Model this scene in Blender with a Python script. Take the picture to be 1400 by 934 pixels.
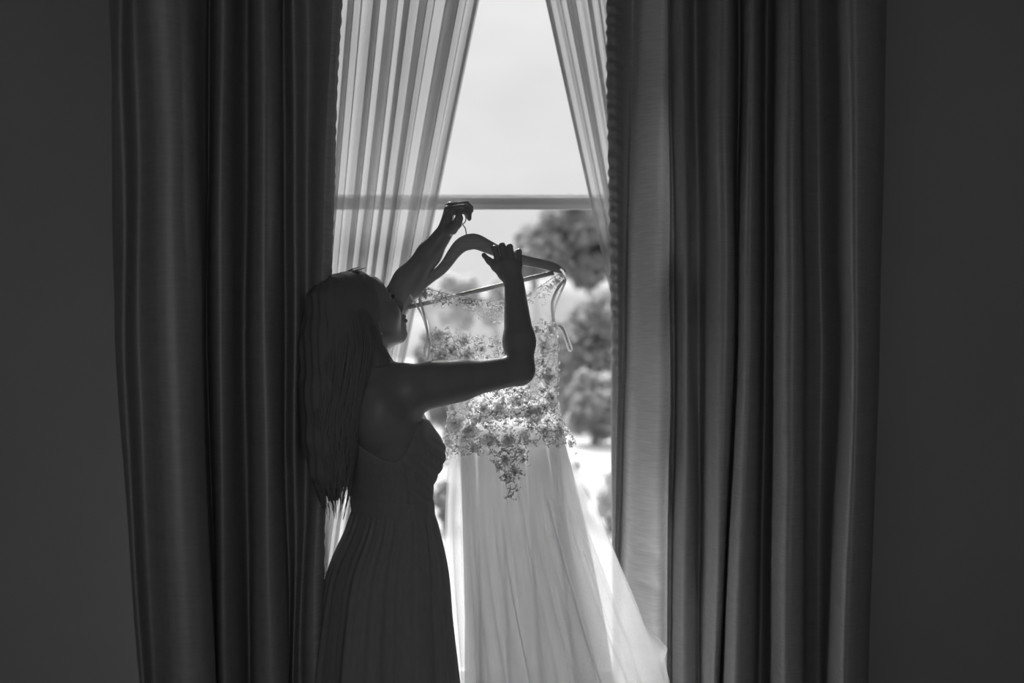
import bpy, math, random
import numpy as np
from mathutils import Vector

for o in list(bpy.data.objects):
    bpy.data.objects.remove(o, do_unlink=True)
SC = bpy.context.scene
COL = SC.collection

# ------------------------------------------------------------------ camera
F = 1400 * 40.0 / 36.0            # focal length in pixels of the 1400x934 frame
CAMZ = 1.47
cam_d = bpy.data.cameras.new('camera')
cam_d.lens = 40.0
cam_d.sensor_width = 36.0
cam_d.clip_start = 0.05
cam_d.clip_end = 500
cam_d.dof.use_dof = True
cam_d.dof.focus_distance = 2.92
cam_d.dof.aperture_fstop = 1.8
cam = bpy.data.objects.new('camera', cam_d)
cam.location = (0, 0, CAMZ)
cam.rotation_euler = (math.radians(90), 0, 0)
COL.objects.link(cam)
SC.camera = cam

# ------------------------------------------------------------------ view, sky, lights
SC.view_settings.view_transform = 'Standard'
SC.view_settings.look = 'None'
SC.view_settings.exposure = 0.14
SC.view_settings.gamma = 1.0
SC.view_settings.use_curve_mapping = False
SC.cycles.max_bounces = 14
SC.cycles.transparent_max_bounces = 40
SC.cycles.transmission_bounces = 10
SC.cycles.diffuse_bounces = 5
SC.cycles.caustics_reflective = False
SC.cycles.caustics_refractive = False

SKY = 1.0
FILL = 10.0
world = bpy.data.worlds.new('overcast sky')
SC.world = world
world.use_nodes = True
nt = world.node_tree
nt.nodes.clear()
wo = nt.nodes.new('ShaderNodeOutputWorld')
bg = nt.nodes.new('ShaderNodeBackground')
tc = nt.nodes.new('ShaderNodeTexCoord')
mp = nt.nodes.new('ShaderNodeMapping')
mp.inputs['Scale'].default_value = (2.2, 2.2, 4.5)
mp.inputs['Location'].default_value = (0.35, 0.1, 0.2)
nz_ = nt.nodes.new('ShaderNodeTexNoise')
nz_.inputs['Scale'].default_value = 1.6
nz_.inputs['Detail'].default_value = 5
nz_.inputs['Roughness'].default_value = 0.45
rp = nt.nodes.new('ShaderNodeValToRGB')
rp.color_ramp.elements[0].position = 0.32
rp.color_ramp.elements[0].color = (0.63, 0.63, 0.63, 1)
rp.color_ramp.elements[1].position = 0.68
rp.color_ramp.elements[1].color = (0.85, 0.85, 0.85, 1)
nt.links.new(tc.outputs['Generated'], mp.inputs['Vector'])
nt.links.new(mp.outputs['Vector'], nz_.inputs['Vector'])
nt.links.new(nz_.outputs['Fac'], rp.inputs['Fac'])
nt.links.new(rp.outputs['Color'], bg.inputs['Color'])
# an overcast sky: even near the horizon, brightening smoothly towards the zenith
sx = nt.nodes.new('ShaderNodeSeparateXYZ')
zr = nt.nodes.new('ShaderNodeMapRange')
zr.interpolation_type = 'SMOOTHSTEP'
zr.inputs['From Min'].default_value = 0.15
zr.inputs['From Max'].default_value = 1.0
zr.inputs['To Min'].default_value = SKY
zr.inputs['To Max'].default_value = SKY * 3.0
nt.links.new(tc.outputs['Generated'], sx.inputs['Vector'])
nt.links.new(sx.outputs['Z'], zr.inputs['Value'])
nt.links.new(zr.outputs['Result'], bg.inputs['Strength'])
nt.links.new(bg.outputs['Background'], wo.inputs['Surface'])

su = bpy.data.lights.new('veiled_sun', 'SUN')              # sun behind thin cloud, ahead of the camera, a little to the left
su.energy = 11.0
su.angle = math.radians(22)
so = bpy.data.objects.new('veiled_sun', su)
so.rotation_euler = Vector((0.20, -0.78, -0.68)).to_track_quat('-Z', 'Y').to_euler()
so.location = (-4, 9, 8)
COL.objects.link(so)

la = bpy.data.lights.new('added_fill_light', 'AREA')     # added fill behind the camera, lifts the dark room; no window there
la.shape = 'RECTANGLE'
la.size = 3.0
la.size_y = 2.0
la.energy = FILL
lo = bpy.data.objects.new('added_fill_light', la)
lo.location = (0, -1.72, 1.6)
lo.rotation_euler = (math.radians(90), 0, 0)
COL.objects.link(lo)


# ------------------------------------------------------------------ helpers
def P(px, py, Y):
    return np.array(((px - 700.0) / F * Y, Y, CAMZ - (py - 467.0) / F * Y))


def ZZ(py, Y):
    return CAMZ - (py - 467.0) / F * Y


def tag(o, label=None, cat=None, group=None, kind=None):
    if label: o['label'] = label
    if cat: o['category'] = cat
    if group: o['group'] = group
    if kind: o['kind'] = kind
    return o


def empty(name, loc, label=None, cat=None, group=None):
    o = bpy.data.objects.new(name, None)
    o.location = [float(v) for v in loc]
    o.empty_display_size = 0.1
    COL.objects.link(o)
    return tag(o, label, cat, group)


def mesh_data(name, V, Fc, mat=None, smooth=True):
    V = np.asarray(V, dtype=np.float32).reshape(-1, 3)
    me = bpy.data.meshes.new(name)
    if isinstance(Fc, np.ndarray):
        n, k = Fc.shape
        me.vertices.add(len(V))
        me.vertices.foreach_set('co', V.ravel())
        me.loops.add(n * k)
        me.loops.foreach_set('vertex_index', Fc.astype(np.int32).ravel())
        me.polygons.add(n)
        me.polygons.foreach_set('loop_start', np.arange(0, n * k, k, dtype=np.int32))
        me.update(calc_edges=True)
        me.validate()
    else:
        me.from_pydata([tuple(map(float, v)) for v in V], [], Fc)
        me.update()
    if smooth and len(me.polygons):
        me.polygons.foreach_set('use_smooth', np.ones(len(me.polygons), dtype=bool))
    if mat: me.materials.append(mat)
    return me


def link(name, me, parent=None):
    o = bpy.data.objects.new(name, me)
    COL.objects.link(o)
    if parent is not None:
        o.parent = parent
        p, off = parent, Vector((0, 0, 0))
        while p is not None:
            off += p.location
            p = p.parent
        o.location = -off
    return o


def obj(name, V, Fc, mat=None, parent=None, smooth=True):
    return link(name, mesh_data(name, V, Fc, mat, smooth), parent)


def grid_faces(nu, nv, closed_u=False):
    iu = np.arange(nu if closed_u else nu - 1)
    iv = np.arange(nv - 1)
    U, W = np.meshgrid(iu, iv, indexing='ij')
    a = U * nv + W
    b = ((U + 1) % nu) * nv + W
    return np.stack([a, b, b + 1, a + 1], -1).reshape(-1, 4)


class MB:
    """collects pieces into one mesh"""
    def __init__(s):
        s.v, s.f, s.n = [], [], 0

    def add(s, V, Fc):
        V = np.asarray(V, dtype=float).reshape(-1, 3)
        s.v.append(V)
        for f in Fc:
            s.f.append([int(i) + s.n for i in f])
        s.n += len(V)

    def box(s, x0, x1, y0, y1, z0, z1):
        V = [(x, y, z) for x in (x0, x1) for y in (y0, y1) for z in (z0, z1)]
        s.add(V, [(0, 1, 3, 2), (4, 6, 7, 5), (0, 4, 5, 1), (2, 3, 7, 6), (0, 2, 6, 4), (1, 5, 7, 3)])

    def tube(s, pts, rad, sides=6, cap=True):
        pts = np.asarray(pts, dtype=float)
        n = len(pts)
        rad = np.broadcast_to(np.asarray(rad, dtype=float), (n,))
        T = np.gradient(pts, axis=0)
        T /= np.linalg.norm(T, axis=1)[:, None] + 1e-12
        ref = np.array((0.31, 0.87, 0.13))
        N = np.cross(T, ref)
        bad = np.linalg.norm(N, axis=1) < 1e-3
        N[bad] = np.cross(T[bad], (1, 0, 0))
        N /= np.linalg.norm(N, axis=1)[:, None] + 1e-12
        B = np.cross(T, N)
        a = np.arange(sides) / sides * 2 * math.pi
        V = pts[:, None] + rad[:, None, None] * (np.cos(a)[None, :, None] * N[:, None] + np.sin(a)[None, :, None] * B[:, None])
        fc = []
        for i in range(n - 1):
            for j in range(sides):
                k = (j + 1) % sides
                fc.append((i * sides + j, i * sides + k, (i + 1) * sides + k, (i + 1) * sides + j))
        if cap:
            fc.append(tuple(range(sides - 1, -1, -1)))
            fc.append(tuple((n - 1) * sides + j for j in range(sides)))
        s.add(V.reshape(-1, 3), fc)

    def build(s, name, mat, parent=None, smooth=True):
        return obj(name, np.concatenate(s.v), s.f, mat, parent, smooth)


def catmull(pts, per):
    """Catmull-Rom through rows of pts, `per` samples per span"""
    pts = np.asarray(pts, dtype=float)
    p = np.concatenate([2 * pts[:1] - pts[1:2], pts, 2 * pts[-1:] - pts[-2:-1]])
    out = []
    t = (np.arange(per) / per)[:, None]
    for i in range(len(pts) - 1):
        a, b, c, d = p[i], p[i + 1], p[i + 2], p[i + 3]
        out.append(0.5 * ((2 * b) + (c - a) * t + (2 * a - 5 * b + 4 * c - d) * t ** 2 + (3 * b - a - 3 * c + d) * t ** 3))
    out.append(pts[-1:])
    return np.concatenate(out)


def smooth_interp(x, xs, ys):
    """monotone-ish cubic interpolation of a table"""
    xs = np.asarray(xs, float); ys = np.asarray(ys, float)
    m = np.gradient(ys, xs)
    i = np.clip(np.searchsorted(xs, x) - 1, 0, len(xs) - 2)
    h = xs[i + 1] - xs[i]
    t = np.clip((x - xs[i]) / h, 0, 1)
    return ((2 * t ** 3 - 3 * t ** 2 + 1) * ys[i] + (t ** 3 - 2 * t ** 2 + t) * h * m[i]
            + (-2 * t ** 3 + 3 * t ** 2) * ys[i + 1] + (t ** 3 - t ** 2) * h * m[i + 1])


# ------------------------------------------------------------------ materials
def g4(v): return (v, v, v, 1)


def new_mat(name):
    m = bpy.data.materials.new(name)
    m.use_nodes = True
    m.node_tree.nodes.clear()
    out = m.node_tree.nodes.new('ShaderNodeOutputMaterial')
    return m, m.node_tree, out


def noise_col(t, lo, hi, scale=8, detail=4, stretch=(1, 1, 1)):
    tc = t.nodes.new('ShaderNodeTexCoord')
    mp = t.nodes.new('ShaderNodeMapping')
    mp.inputs['Scale'].default_value = stretch
    n = t.nodes.new('ShaderNodeTexNoise')
    n.inputs['Scale'].default_value = scale
    n.inputs['Detail'].default_value = detail
    r = t.nodes.new('ShaderNodeValToRGB')
    r.color_ramp.elements[0].position = 0.3
    r.color_ramp.elements[1].position = 0.7
    r.color_ramp.elements[0].color = g4(lo)
    r.color_ramp.elements[1].color = g4(hi)
    t.links.new(tc.outputs['Object'], mp.inputs['Vector'])
    t.links.new(mp.outputs['Vector'], n.inputs['Vector'])
    t.links.new(n.outputs['Fac'], r.inputs['Fac'])
    return r.outputs['Color'], n.outputs['Fac'], mp


def solid(name, lo, hi=None, rough=0.6, scale=8, stretch=(1, 1, 1), bump=0.0, spec=0.4, metal=0.0, sheen=0.0, sss=0.0):
    m, t, out = new_mat(name)
    b = t.nodes.new('ShaderNodeBsdfPrincipled')
    b.inputs['Roughness'].default_value = rough
    b.inputs['Specular IOR Level'].default_value = spec
    b.inputs['Metallic'].default_value = metal
    b.inputs['Sheen Weight'].default_value = sheen
    if sss:
        b.inputs['Subsurface Weight'].default_value = sss
        b.inputs['Subsurface Radius'].default_value = (1, 1, 1)
        b.inputs['Subsurface Scale'].default_value = 0.012
    c, f, _ = noise_col(t, lo, lo if hi is None else hi, scale, 4, stretch)
    t.links.new(c, b.inputs['Base Color'])
    if bump:
        bp = t.nodes.new('ShaderNodeBump')
        bp.inputs['Strength'].default_value = bump
        bp.inputs['Distance'].default_value = 0.004
        t.links.new(f, bp.inputs['Height'])
        t.links.new(bp.outputs['Normal'], b.inputs['Normal'])
    t.links.new(b.outputs['BSDF'], out.inputs['Surface'])
    return m


def cloth(name, lo, hi, trans, opacity=1.0, scale=60, stretch=(1, 1, 1), bump=0.2, grazing=0.0, bdist=0.002, tcol=0.8, dash=False, gloss=0.0):
    """woven cloth: diffuse front + light coming through the threads + open gaps of a sheer weave"""
    m, t, out = new_mat(name)
    c, f, mp = noise_col(t, lo, hi, scale, 3, stretch)
    d = t.nodes.new('ShaderNodeBsdfDiffuse')
    tr = t.nodes.new('ShaderNodeBsdfTranslucent')
    t.links.new(c, d.inputs['Color'])
    gm = t.nodes.new('ShaderNodeMix')
    gm.data_type = 'RGBA'
    gm.blend_type = 'MULTIPLY'
    gm.inputs['Factor'].default_value = 1.0
    gm.inputs[7].default_value = g4(tcol / hi)
    t.links.new(c, gm.inputs[6])
    t.links.new(gm.outputs[2], tr.inputs['Color'])
    mx = t.nodes.new('ShaderNodeMixShader')
    mx.inputs['Fac'].default_value = trans
    t.links.new(d.outputs['BSDF'], mx.inputs[1])
    t.links.new(tr.outputs['BSDF'], mx.inputs[2])
    if bump:
        bp = t.nodes.new('ShaderNodeBump')
        bp.inputs['Strength'].default_value = bump
        bp.inputs['Distance'].default_value = bdist
        t.links.new(f, bp.inputs['Height'])
        t.links.new(bp.outputs['Normal'], d.inputs['Normal'])
    last = mx.outputs['Shader']
    if gloss:
        gs = t.nodes.new('ShaderNodeBsdfGlossy')
        gs.inputs['Roughness'].default_value = 0.42
        gs.inputs['Color'].default_value = g4(0.6)
        if bump: t.links.new(bp.outputs['Normal'], gs.inputs['Normal'])
        mg = t.nodes.new('ShaderNodeMixShader')
        mg.inputs['Fac'].default_value = gloss
        t.links.new(last, mg.inputs[1])
        t.links.new(gs.outputs['BSDF'], mg.inputs[2])
        last = mg.outputs['Shader']
    if dash:                                   # woven rows of small lozenges with a silkier thread
        tc = t.nodes.new('ShaderNodeTexCoord')
        w = t.nodes.new('ShaderNodeMapping')
        w.inputs['Scale'].default_value = (42, 17, 1)
        br = t.nodes.new('ShaderNodeTexVoronoi')
        br.inputs['Scale'].default_value = 1.0
        br.voronoi_dimensions = '2D'
        br.inputs['Randomness'].default_value = 0.15
        rr = t.nodes.new('ShaderNodeValToRGB')
        rr.color_ramp.elements[0].position = 0.13
        rr.color_ramp.elements[0].color = g4(0.22)
        rr.color_ramp.elements[1].position = 0.24
        rr.color_ramp.elements[1].color = g4(0.0)
        gl = t.nodes.new('ShaderNodeBsdfGlossy')
        gl.inputs['Roughness'].default_value = 0.5
        gl.inputs['Color'].default_value = g4(0.35)
        m2 = t.nodes.new('ShaderNodeMixShader')
        t.links.new(tc.outputs['UV'], w.inputs['Vector'])
        t.links.new(w.outputs['Vector'], br.inputs['Vector'])
        t.links.new(br.outputs['Distance'], rr.inputs['Fac'])
        t.links.new(rr.outputs['Color'], m2.inputs['Fac'])
        t.links.new(last, m2.inputs[1])
        t.links.new(gl.outputs['BSDF'], m2.inputs[2])
        last = m2.outputs['Shader']
    if opacity < 1.0:
        tp = t.nodes.new('ShaderNodeBsdfTransparent')
        m3 = t.nodes.new('ShaderNodeMixShader')
        if grazing:
            lw = t.nodes.new('ShaderNodeLayerWeight')
            lw.inputs['Blend'].default_value = 0.35
            mr = t.nodes.new('ShaderNodeMapRange')
            mr.inputs['To Min'].default_value = opacity
            mr.inputs['To Max'].default_value = min(1.0, opacity + grazing)
            t.links.new(lw.outputs['Facing'], mr.inputs['Value'])
            t.links.new(mr.outputs['Result'], m3.inputs['Fac'])
        else:
            m3.inputs['Fac'].default_value = opacity
        t.links.new(tp.outputs['BSDF'], m3.inputs[1])
        t.links.new(last, m3.inputs[2])
        last = m3.outputs['Shader']
    t.links.new(last, out.inputs['Surface'])
    return m


def glass_mat():
    m, t, out = new_mat('window glass')
    tp = t.nodes.new('ShaderNodeBsdfTransparent')
    tp.inputs['Color'].default_value = g4(0.97)
    gl = t.nodes.new('ShaderNodeBsdfGlossy')
    gl.inputs['Roughness'].default_value = 0.02
    fr = t.nodes.new('ShaderNodeFresnel')
    fr.inputs['IOR'].default_value = 1.25
    mx = t.nodes.new('ShaderNodeMixShader')
    t.links.new(fr.outputs['Fac'], mx.inputs['Fac'])
    t.links.new(tp.outputs['BSDF'], mx.inputs[1])
    t.links.new(gl.outputs['BSDF'], mx.inputs[2])
    t.links.new(mx.outputs['Shader'], out.inputs['Surface'])
    return m


M = {
    'wall': solid('painted wall', 0.51, 0.54, 0.9, 3, spec=0.1),
    'ceil': solid('ceiling paint', 0.4, 0.42, 0.9, 3, spec=0.1),
    'floor': solid('dark floor boards', 0.16, 0.22, 0.5, 3, (1, 8, 1)),
    'paint': solid('white gloss paint', 0.88, 0.92, 0.35, 5),
    'glass': glass_mat(),
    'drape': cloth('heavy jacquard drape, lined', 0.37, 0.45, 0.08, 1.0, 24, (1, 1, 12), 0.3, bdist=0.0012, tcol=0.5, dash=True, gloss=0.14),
    'drape_lit': cloth('drape silk in daylit tone', 0.54, 0.66, 0.22, 1.0, 16, (1, 1, 18), 0.3, bdist=0.0015, tcol=0.9),  # paler copy of the drape cloth: window light put into its colour
    'sheer': cloth('sheer voile', 0.5, 0.57, 0.35, 0.43, 220, (3, 3, 1), 0.1, grazing=0.5, tcol=0.45),
    'skin': solid('skin', 0.35, 0.40, 0.36, 30, spec=0.5, bump=0.03, sss=0.6),
    'hair': solid('dark hair', 0.25, 0.28, 0.6, 40, (1, 1, 0.1), spec=0.05),
    'lash': solid('dark lashes and brows', 0.05, 0.06, 0.6),
    'lips': solid('lip skin', 0.22, 0.24, 0.35),
    'nail': solid('nail', 0.40, 0.44, 0.25),
    'frock': cloth('chiffon of the dark frock', 0.37, 0.42, 0.06, 1.0, 60, (2, 2, 0.4), 0.15, tcol=0.3),
    'net': cloth('illusion net', 0.76, 0.8, 0.5, 0.30, 200, (1, 1, 1), 0.0, grazing=0.5, tcol=0.85),
    'tulle': cloth('tulle', 0.78, 0.84, 0.5, 0.36, 200, (1, 1, 1), 0.0, grazing=0.55, tcol=0.85),
    'lining': cloth('satin lining', 0.66, 0.72, 0.5, 0.45, 80, (1, 1, 0.1), 0.05, tcol=0.66),
    'panel': cloth('skirt shade cloth', 0.6, 0.66, 0.45, 0.74, 80, (1, 1, 0.1), 0.0, grazing=0.3, tcol=0.7),
    'lace': cloth('corded lace', 0.7, 0.78, 0.65, 1.0, 300, (1, 1, 1), 0.2, tcol=0.95),
    'petal': cloth('lace petals', 0.62, 0.7, 0.5, 0.85, 400, (1, 1, 1), 0.2, tcol=0.88),
    'waist_cloth': cloth('sheer grey belt', 0.25, 0.3, 0.3, 0.75, 90, (1, 1, 1), 0.0, tcol=0.25),
    'ribbon': cloth('satin ribbon', 0.6, 0.66, 0.35, 1.0, 90, (1, 1, 1), 0.1, tcol=0.7),
    'wood': solid('hanger wood', 0.45, 0.56, 0.35, 18, (1, 1, 9), bump=0.1),
    'steel': solid('polished steel', 0.5, 0.55, 0.25, metal=1.0),
    'pearl': solid('bright earring', 0.75, 0.8, 0.15),
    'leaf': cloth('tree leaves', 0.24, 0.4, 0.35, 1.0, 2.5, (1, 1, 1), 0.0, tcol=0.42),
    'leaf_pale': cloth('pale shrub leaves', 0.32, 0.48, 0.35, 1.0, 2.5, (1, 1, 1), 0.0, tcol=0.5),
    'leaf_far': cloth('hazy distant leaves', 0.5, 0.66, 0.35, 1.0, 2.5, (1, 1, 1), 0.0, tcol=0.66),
    'blossom': cloth('white blossom', 0.6, 0.66, 0.3, 1.0, 5, (1, 1, 1), 0.0, tcol=0.8),
    'bark': solid('bark', 0.16, 0.24, 0.9, 9, (1, 1, 0.2), bump=0.5),
    'lawn': solid('pale lawn', 0.2, 0.29, 0.95, 0.4),
    'path': solid('gravel path', 0.28, 0.33, 0.95, 3),
    'hill': solid('hazy wooded hill', 0.24, 0.3, 1.0, 0.15, spec=0.0),
}

# ------------------------------------------------------------------ the room
WY = 3.62          # room face of the window wall
OX0, OX1, OZ0, OZ1 = -0.665, 0.475, 0.30, 2.78
RX, RZ, RB = 2.6, 3.05, -1.85


def struct(name, boxes, mat, parent=None, smooth=False):
    m = MB()
    for b in boxes: m.box(*b)
    o = m.build(name, mat, parent, smooth)
    if parent is None: o['kind'] = 'structure'
    return o


struct('floor', [(-RX, RX, RB, WY, -0.1, 0)], M['floor'])
struct('ceiling', [(-RX, RX, RB, WY, RZ, RZ + 0.1)], M['ceil'])
struct('wall_left', [(-RX - 0.1, -RX, RB, WY, -0.1, RZ + 0.1)], M['wall'])
struct('wall_right', [(RX, RX + 0.1, RB, WY, -0.1, RZ + 0.1)], M['wall'])
struct('wall_rear', [(-RX - 0.1, RX + 0.1, RB - 0.1, RB, -0.1, RZ + 0.1)], M['wall'])
struct('wall_front', [(-RX - 0.1, OX0, WY, WY + 0.26, -0.6, RZ + 0.1), (OX1, RX + 0.1, WY, WY + 0.26, -0.6, RZ + 0.1),
                      (OX0, OX1, WY, WY + 0.26, -0.6, OZ0), (OX0, OX1, WY, WY + 0.26, OZ1, RZ + 0.1)], M['wall'])
struct('baseboard_left', [(-RX, OX0 - 0.1, WY - 0.02, WY, 0, 0.14)], M['paint'])
struct('baseboard_right', [(OX1 + 0.1, RX, WY - 0.02, WY, 0, 0.14)], M['paint'])

struct('added_sun_shade', [(-RX, RX, WY + 0.26, WY + 1.12, RZ - 0.02, RZ + 0.1)], M['paint'])  # added slab out of view, keeps sun and high sky off the upper window
win = empty('window_1', (0, WY + 0.1, OZ0))
win['kind'] = 'structure'
fr = MB()
fr.box(OX0, OX0 + 0.03, WY + 0.04, WY + 0.2, OZ0, OZ1)
fr.box(OX1 - 0.03, OX1, WY + 0.04, WY + 0.2, OZ0, OZ1)
fr.box(OX0, OX1, WY + 0.04, WY + 0.2, OZ1 - 0.05, OZ1)
fr.box(OX0, OX1, WY + 0.04, WY + 0.22, OZ0, OZ0 + 0.04)
fr.build('window_frame', M['paint'], win, False)
RZ1, RZ0 = ZZ(265.5, WY + 0.13), ZZ(286.5, WY + 0.10)
YU, YL = WY + 0.15, WY + 0.09      # upper sash slides outside the lower one


def sash(name, y, z0, z1, bot, top):
    m = MB()
    x0, x1 = OX0 + 0.028, OX1 - 0.028
    m.box(x0, x0 + 0.035, y - 0.02, y + 0.02, z0, z1)
    m.box(x1 - 0.035, x1, y - 0.02, y + 0.02, z0, z1)
    m.box(x0, x1, y - 0.02, y + 0.02, z0, z0 + bot)
    m.box(x0, x1, y - 0.02, y + 0.02, z1 - top, z1)
    s = m.build(name, M['paint'], win, False)
    # moulded edge along the meeting rail
    g = MB()
    g.box(x0 + 0.035, x1 - 0.035, y - 0.003, y + 0.003, z0 + bot, z1 - top)
    g.build('glass_pane', M['glass'], s, False)
    return s


sash('upper_sash', YU, RZ0 + 0.012, OZ1 - 0.04, RZ1 - RZ0 - 0.014, 0.05)
lower = sash('lower_sash', YL, OZ0 + 0.03, RZ0 + 0.034, 0.07, 0.034)
bead = MB()
bead.box(OX0 + 0.05, OX1 - 0.05, YL - 0.028, YL - 0.016, RZ0 - 0.004, RZ0 + 0.013)
bead.build('sash_bead', M['paint'], lower, False)
struct('window_sill', [(OX0 - 0.04, OX1 + 0.04, WY - 0.03, WY + 0.1, OZ0 - 0.03, OZ0)], M['paint'])['kind'] = 'structure'

# ------------------------------------------------------------------ outdoors
rng = np.random.default_rng(7)
GZ = -0.35
struct('ground', [(-90, 90, WY + 0.26, 200, GZ - 0.3, GZ)], M['lawn'])
# light gravel path crossing the lawn
gp = MB()
gp.box(-20, 20, 15.5, 20.5, GZ, GZ + 0.015)
o = gp.build('path', M['path'], None, False); o['kind'] = 'structure'
# far hills
xs = np.linspace(-110, 110, 120)
prof = 5.5 + 3.4 * np.sin(xs * 0.05 + 1.0) + 1.6 * np.sin(xs * 0.17) + 0.8 * np.sin(xs * 0.41 + 2) + rng.normal(0, 0.25, len(xs))
prof = np.clip(prof, 2.5, None)
prof *= np.where(xs > 6, np.clip(1 - (xs - 6) / 30, 0.35, 1), 1)
HV = np.stack([np.stack([xs, np.full_like(xs, 118), np.full_like(xs, GZ)], -1),
               np.stack([xs, np.full_like(xs, 126), prof * 0.75 + GZ], -1),
               np.stack([xs, np.full_like(xs, 136), prof + GZ], -1),
               np.stack([xs, np.full_like(xs, 170), np.full_like(xs, GZ)], -1)], 1)
o = obj('hills', HV.reshape(-1, 3), grid_faces(len(xs), 4), M['hill']); o['kind'] = 'structure'


def leaf_cloud(blobs, n, size, seed):
    """n small folded leaves scattered on and in a crown of ellipsoid clumps"""
    r = np.random.default_rng(seed)
    blobs = np.asarray(blobs, float)
    w = blobs[:, 3] ** 2
    k = r.choice(len(blobs), n, p=w / w.sum())
    d = r.normal(size=(n, 3)); d /= np.linalg.norm(d, axis=1)[:, None]
    rad = blobs[k, 3] * r.uniform(0.35, 1.06, n) ** 0.6
    c = blobs[k, :3] + d * rad[:, None]
    a = r.normal(size=(n, 3)); a /= np.linalg.norm(a, axis=1)[:, None]
    b = np.cross(a, r.normal(size=(n, 3))); b /= np.linalg.norm(b, axis=1)[:, None]
    nn = np.cross(a, b)
    s = (size * r.uniform(0.6, 1.4, n))[:, None]
    V = np.stack([c - a * s, c + b * s * 0.5 + nn * s * 0.2, c + a * s, c - b * s * 0.5 + nn * s * 0.2], 1).reshape(-1, 3)
    q = np.arange(n)[:, None] * 4
    Fc = np.concatenate([q + np.array([0, 1, 2]), q + np.array([0, 2, 3])])
    return V, Fc


def crown(px0, px1, py0, py1, Y, n, seed, fill=0.5):
    """clumps filling a rounded crown whose extent is known"""
    r = np.random.default_rng(seed)
    a, b = P(px0, py1, Y), P(px1, py0, Y)
    cx, cz, hx, hz = (a[0] + b[0]) / 2, (a[2] + b[2]) / 2, (b[0] - a[0]) / 2, (b[2] - a[2]) / 2
    out = []
    while len(out) < n:
        u = r.uniform(-1, 1, 3)
        if np.linalg.norm(u) > 1: continue
        rr = min(hx, hz) * r.uniform(0.14, 0.42) * (fill / 0.5)
        out.append((cx + u[0] * (hx - rr * 0.6), Y + u[1] * hx * 0.8, cz + u[2] * (hz - rr * 0.6), rr))
    return out


def tree(px0, px1, py0, py1, Y, label, seed, n=4200, leaf=0.16, mat='leaf', clumps=26):
    bl = crown(px0, px1, py0, py1, Y, clumps, seed)
    cx = np.mean([b[0] for b in bl])
    t = empty('tree', (cx, Y, GZ), label, 'tree')
    V, Fc = leaf_cloud(bl, n, leaf, seed + 1)
    fo = obj('foliage', V, Fc, M[mat], t, False); fo['kind'] = 'stuff'
    tr = MB()
    zt = np.mean([b[2] for b in bl])
    tr.tube([(cx, Y, GZ - 0.05), (cx + 0.06, Y, GZ + 0.5 * (zt - GZ)), (cx - 0.05, Y, zt)], [0.22, 0.16, 0.08], 8)
    tk = tr.build('trunk', M['bark'], t)
    r = np.random.default_rng(seed + 2)
    for b in [bl[i] for i in r.choice(len(bl), min(6, len(bl)), replace=False)]:
        br = MB()
        br.tube([(cx, Y, zt - 0.4 * (zt - GZ) * 0.5), ((cx + b[0]) / 2, (Y + b[1]) / 2, (zt + b[2]) / 2 - 0.1), b[:3]], [0.07, 0.05, 0.02], 6)
        br.build('branch', M['bark'], t)
    return t


def shrub(px0, px1, py0, Y, label, seed, n=2600, leaf=0.07, mat='leaf_pale', name='shrub', blossom=0, clumps=14):
    top = ZZ(py0, Y)
    pyb = 467 + (CAMZ - GZ) / Y * F
    bl = crown(px0, px1, py0, pyb, Y, clumps, seed, 0.6)
    cx = np.mean([b[0] for b in bl])
    t = empty(name, (cx, Y, GZ), label, 'shrub')
    V, Fc = leaf_cloud(bl, n, leaf, seed + 1)
    V[:, 2] = np.maximum(V[:, 2], GZ + 0.01)
    fo = obj('foliage', V, Fc, M[mat], t, False); fo['kind'] = 'stuff'
    st = MB()
    for i in range(4):
        b = bl[i]
        st.tube([(cx + 0.05 * i, Y, GZ), ((cx + b[0]) / 2, Y, (GZ + b[2]) / 2), b[:3]], [0.03, 0.025, 0.012], 5)
    st.build('stem', M['bark'], t)
    if blossom:
        V, Fc = leaf_cloud([(b[0], b[1] - 0.05, b[2], b[3] * 1.05) for b in bl], blossom, leaf * 1.1, seed + 5)
        V[:, 2] = np.maximum(V[:, 2], GZ + 0.02)
        bo = obj('blossom', V, Fc, M['blossom'], t, False); bo['kind'] = 'stuff'
    return t


tree(722, 905, 272, 398, 34, 'tall bushy tree outside, directly below the right end of the window rail', 11, 9000, 0.17, clumps=70)
tree(700, 770, 308, 392, 38, 'smaller dark tree outside, just above the right end of the hanger', 21, 3600, 0.16, clumps=34)
tree(795, 960, 248, 360, 46, 'pale treetop outside that rises above the window rail beside the right sheer', 31, 4600, 0.2, clumps=44)
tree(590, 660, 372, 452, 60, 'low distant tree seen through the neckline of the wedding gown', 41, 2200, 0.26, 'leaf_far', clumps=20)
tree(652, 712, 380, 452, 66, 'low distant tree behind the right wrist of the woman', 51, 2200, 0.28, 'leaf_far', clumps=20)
shrub(745, 885, 399, 24, 'big dark shrub outside, below the gap in the trees at the right', 61, 4200, 0.12, 'leaf', clumps=20)
shrub(740, 800, 430, 27, 'dark rounded shrub outside, behind the ribbon loop at the gown shoulder', 71, 2600, 0.13, 'leaf')
shrub(772, 850, 488, 20, 'pale feathery shrub outside, right of the gown waist', 81, 3600, 0.10, 'leaf_pale', clumps=18)
shrub(552, 612, 420, 26, 'grey shrub outside, between the chin and the gown', 91, 2600, 0.13, 'leaf_pale')
shrub(560, 640, 470, 18, 'mid grey shrub outside, behind the left edge of the lace bodice', 101, 2600, 0.10, 'leaf')
shrub(780, 806, 625, 11.5, 'white flowering shrub outside, beside the right hip of the gown', 111, 900, 0.05, 'leaf_pale', 'flowering_shrub', 900, 8)
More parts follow.
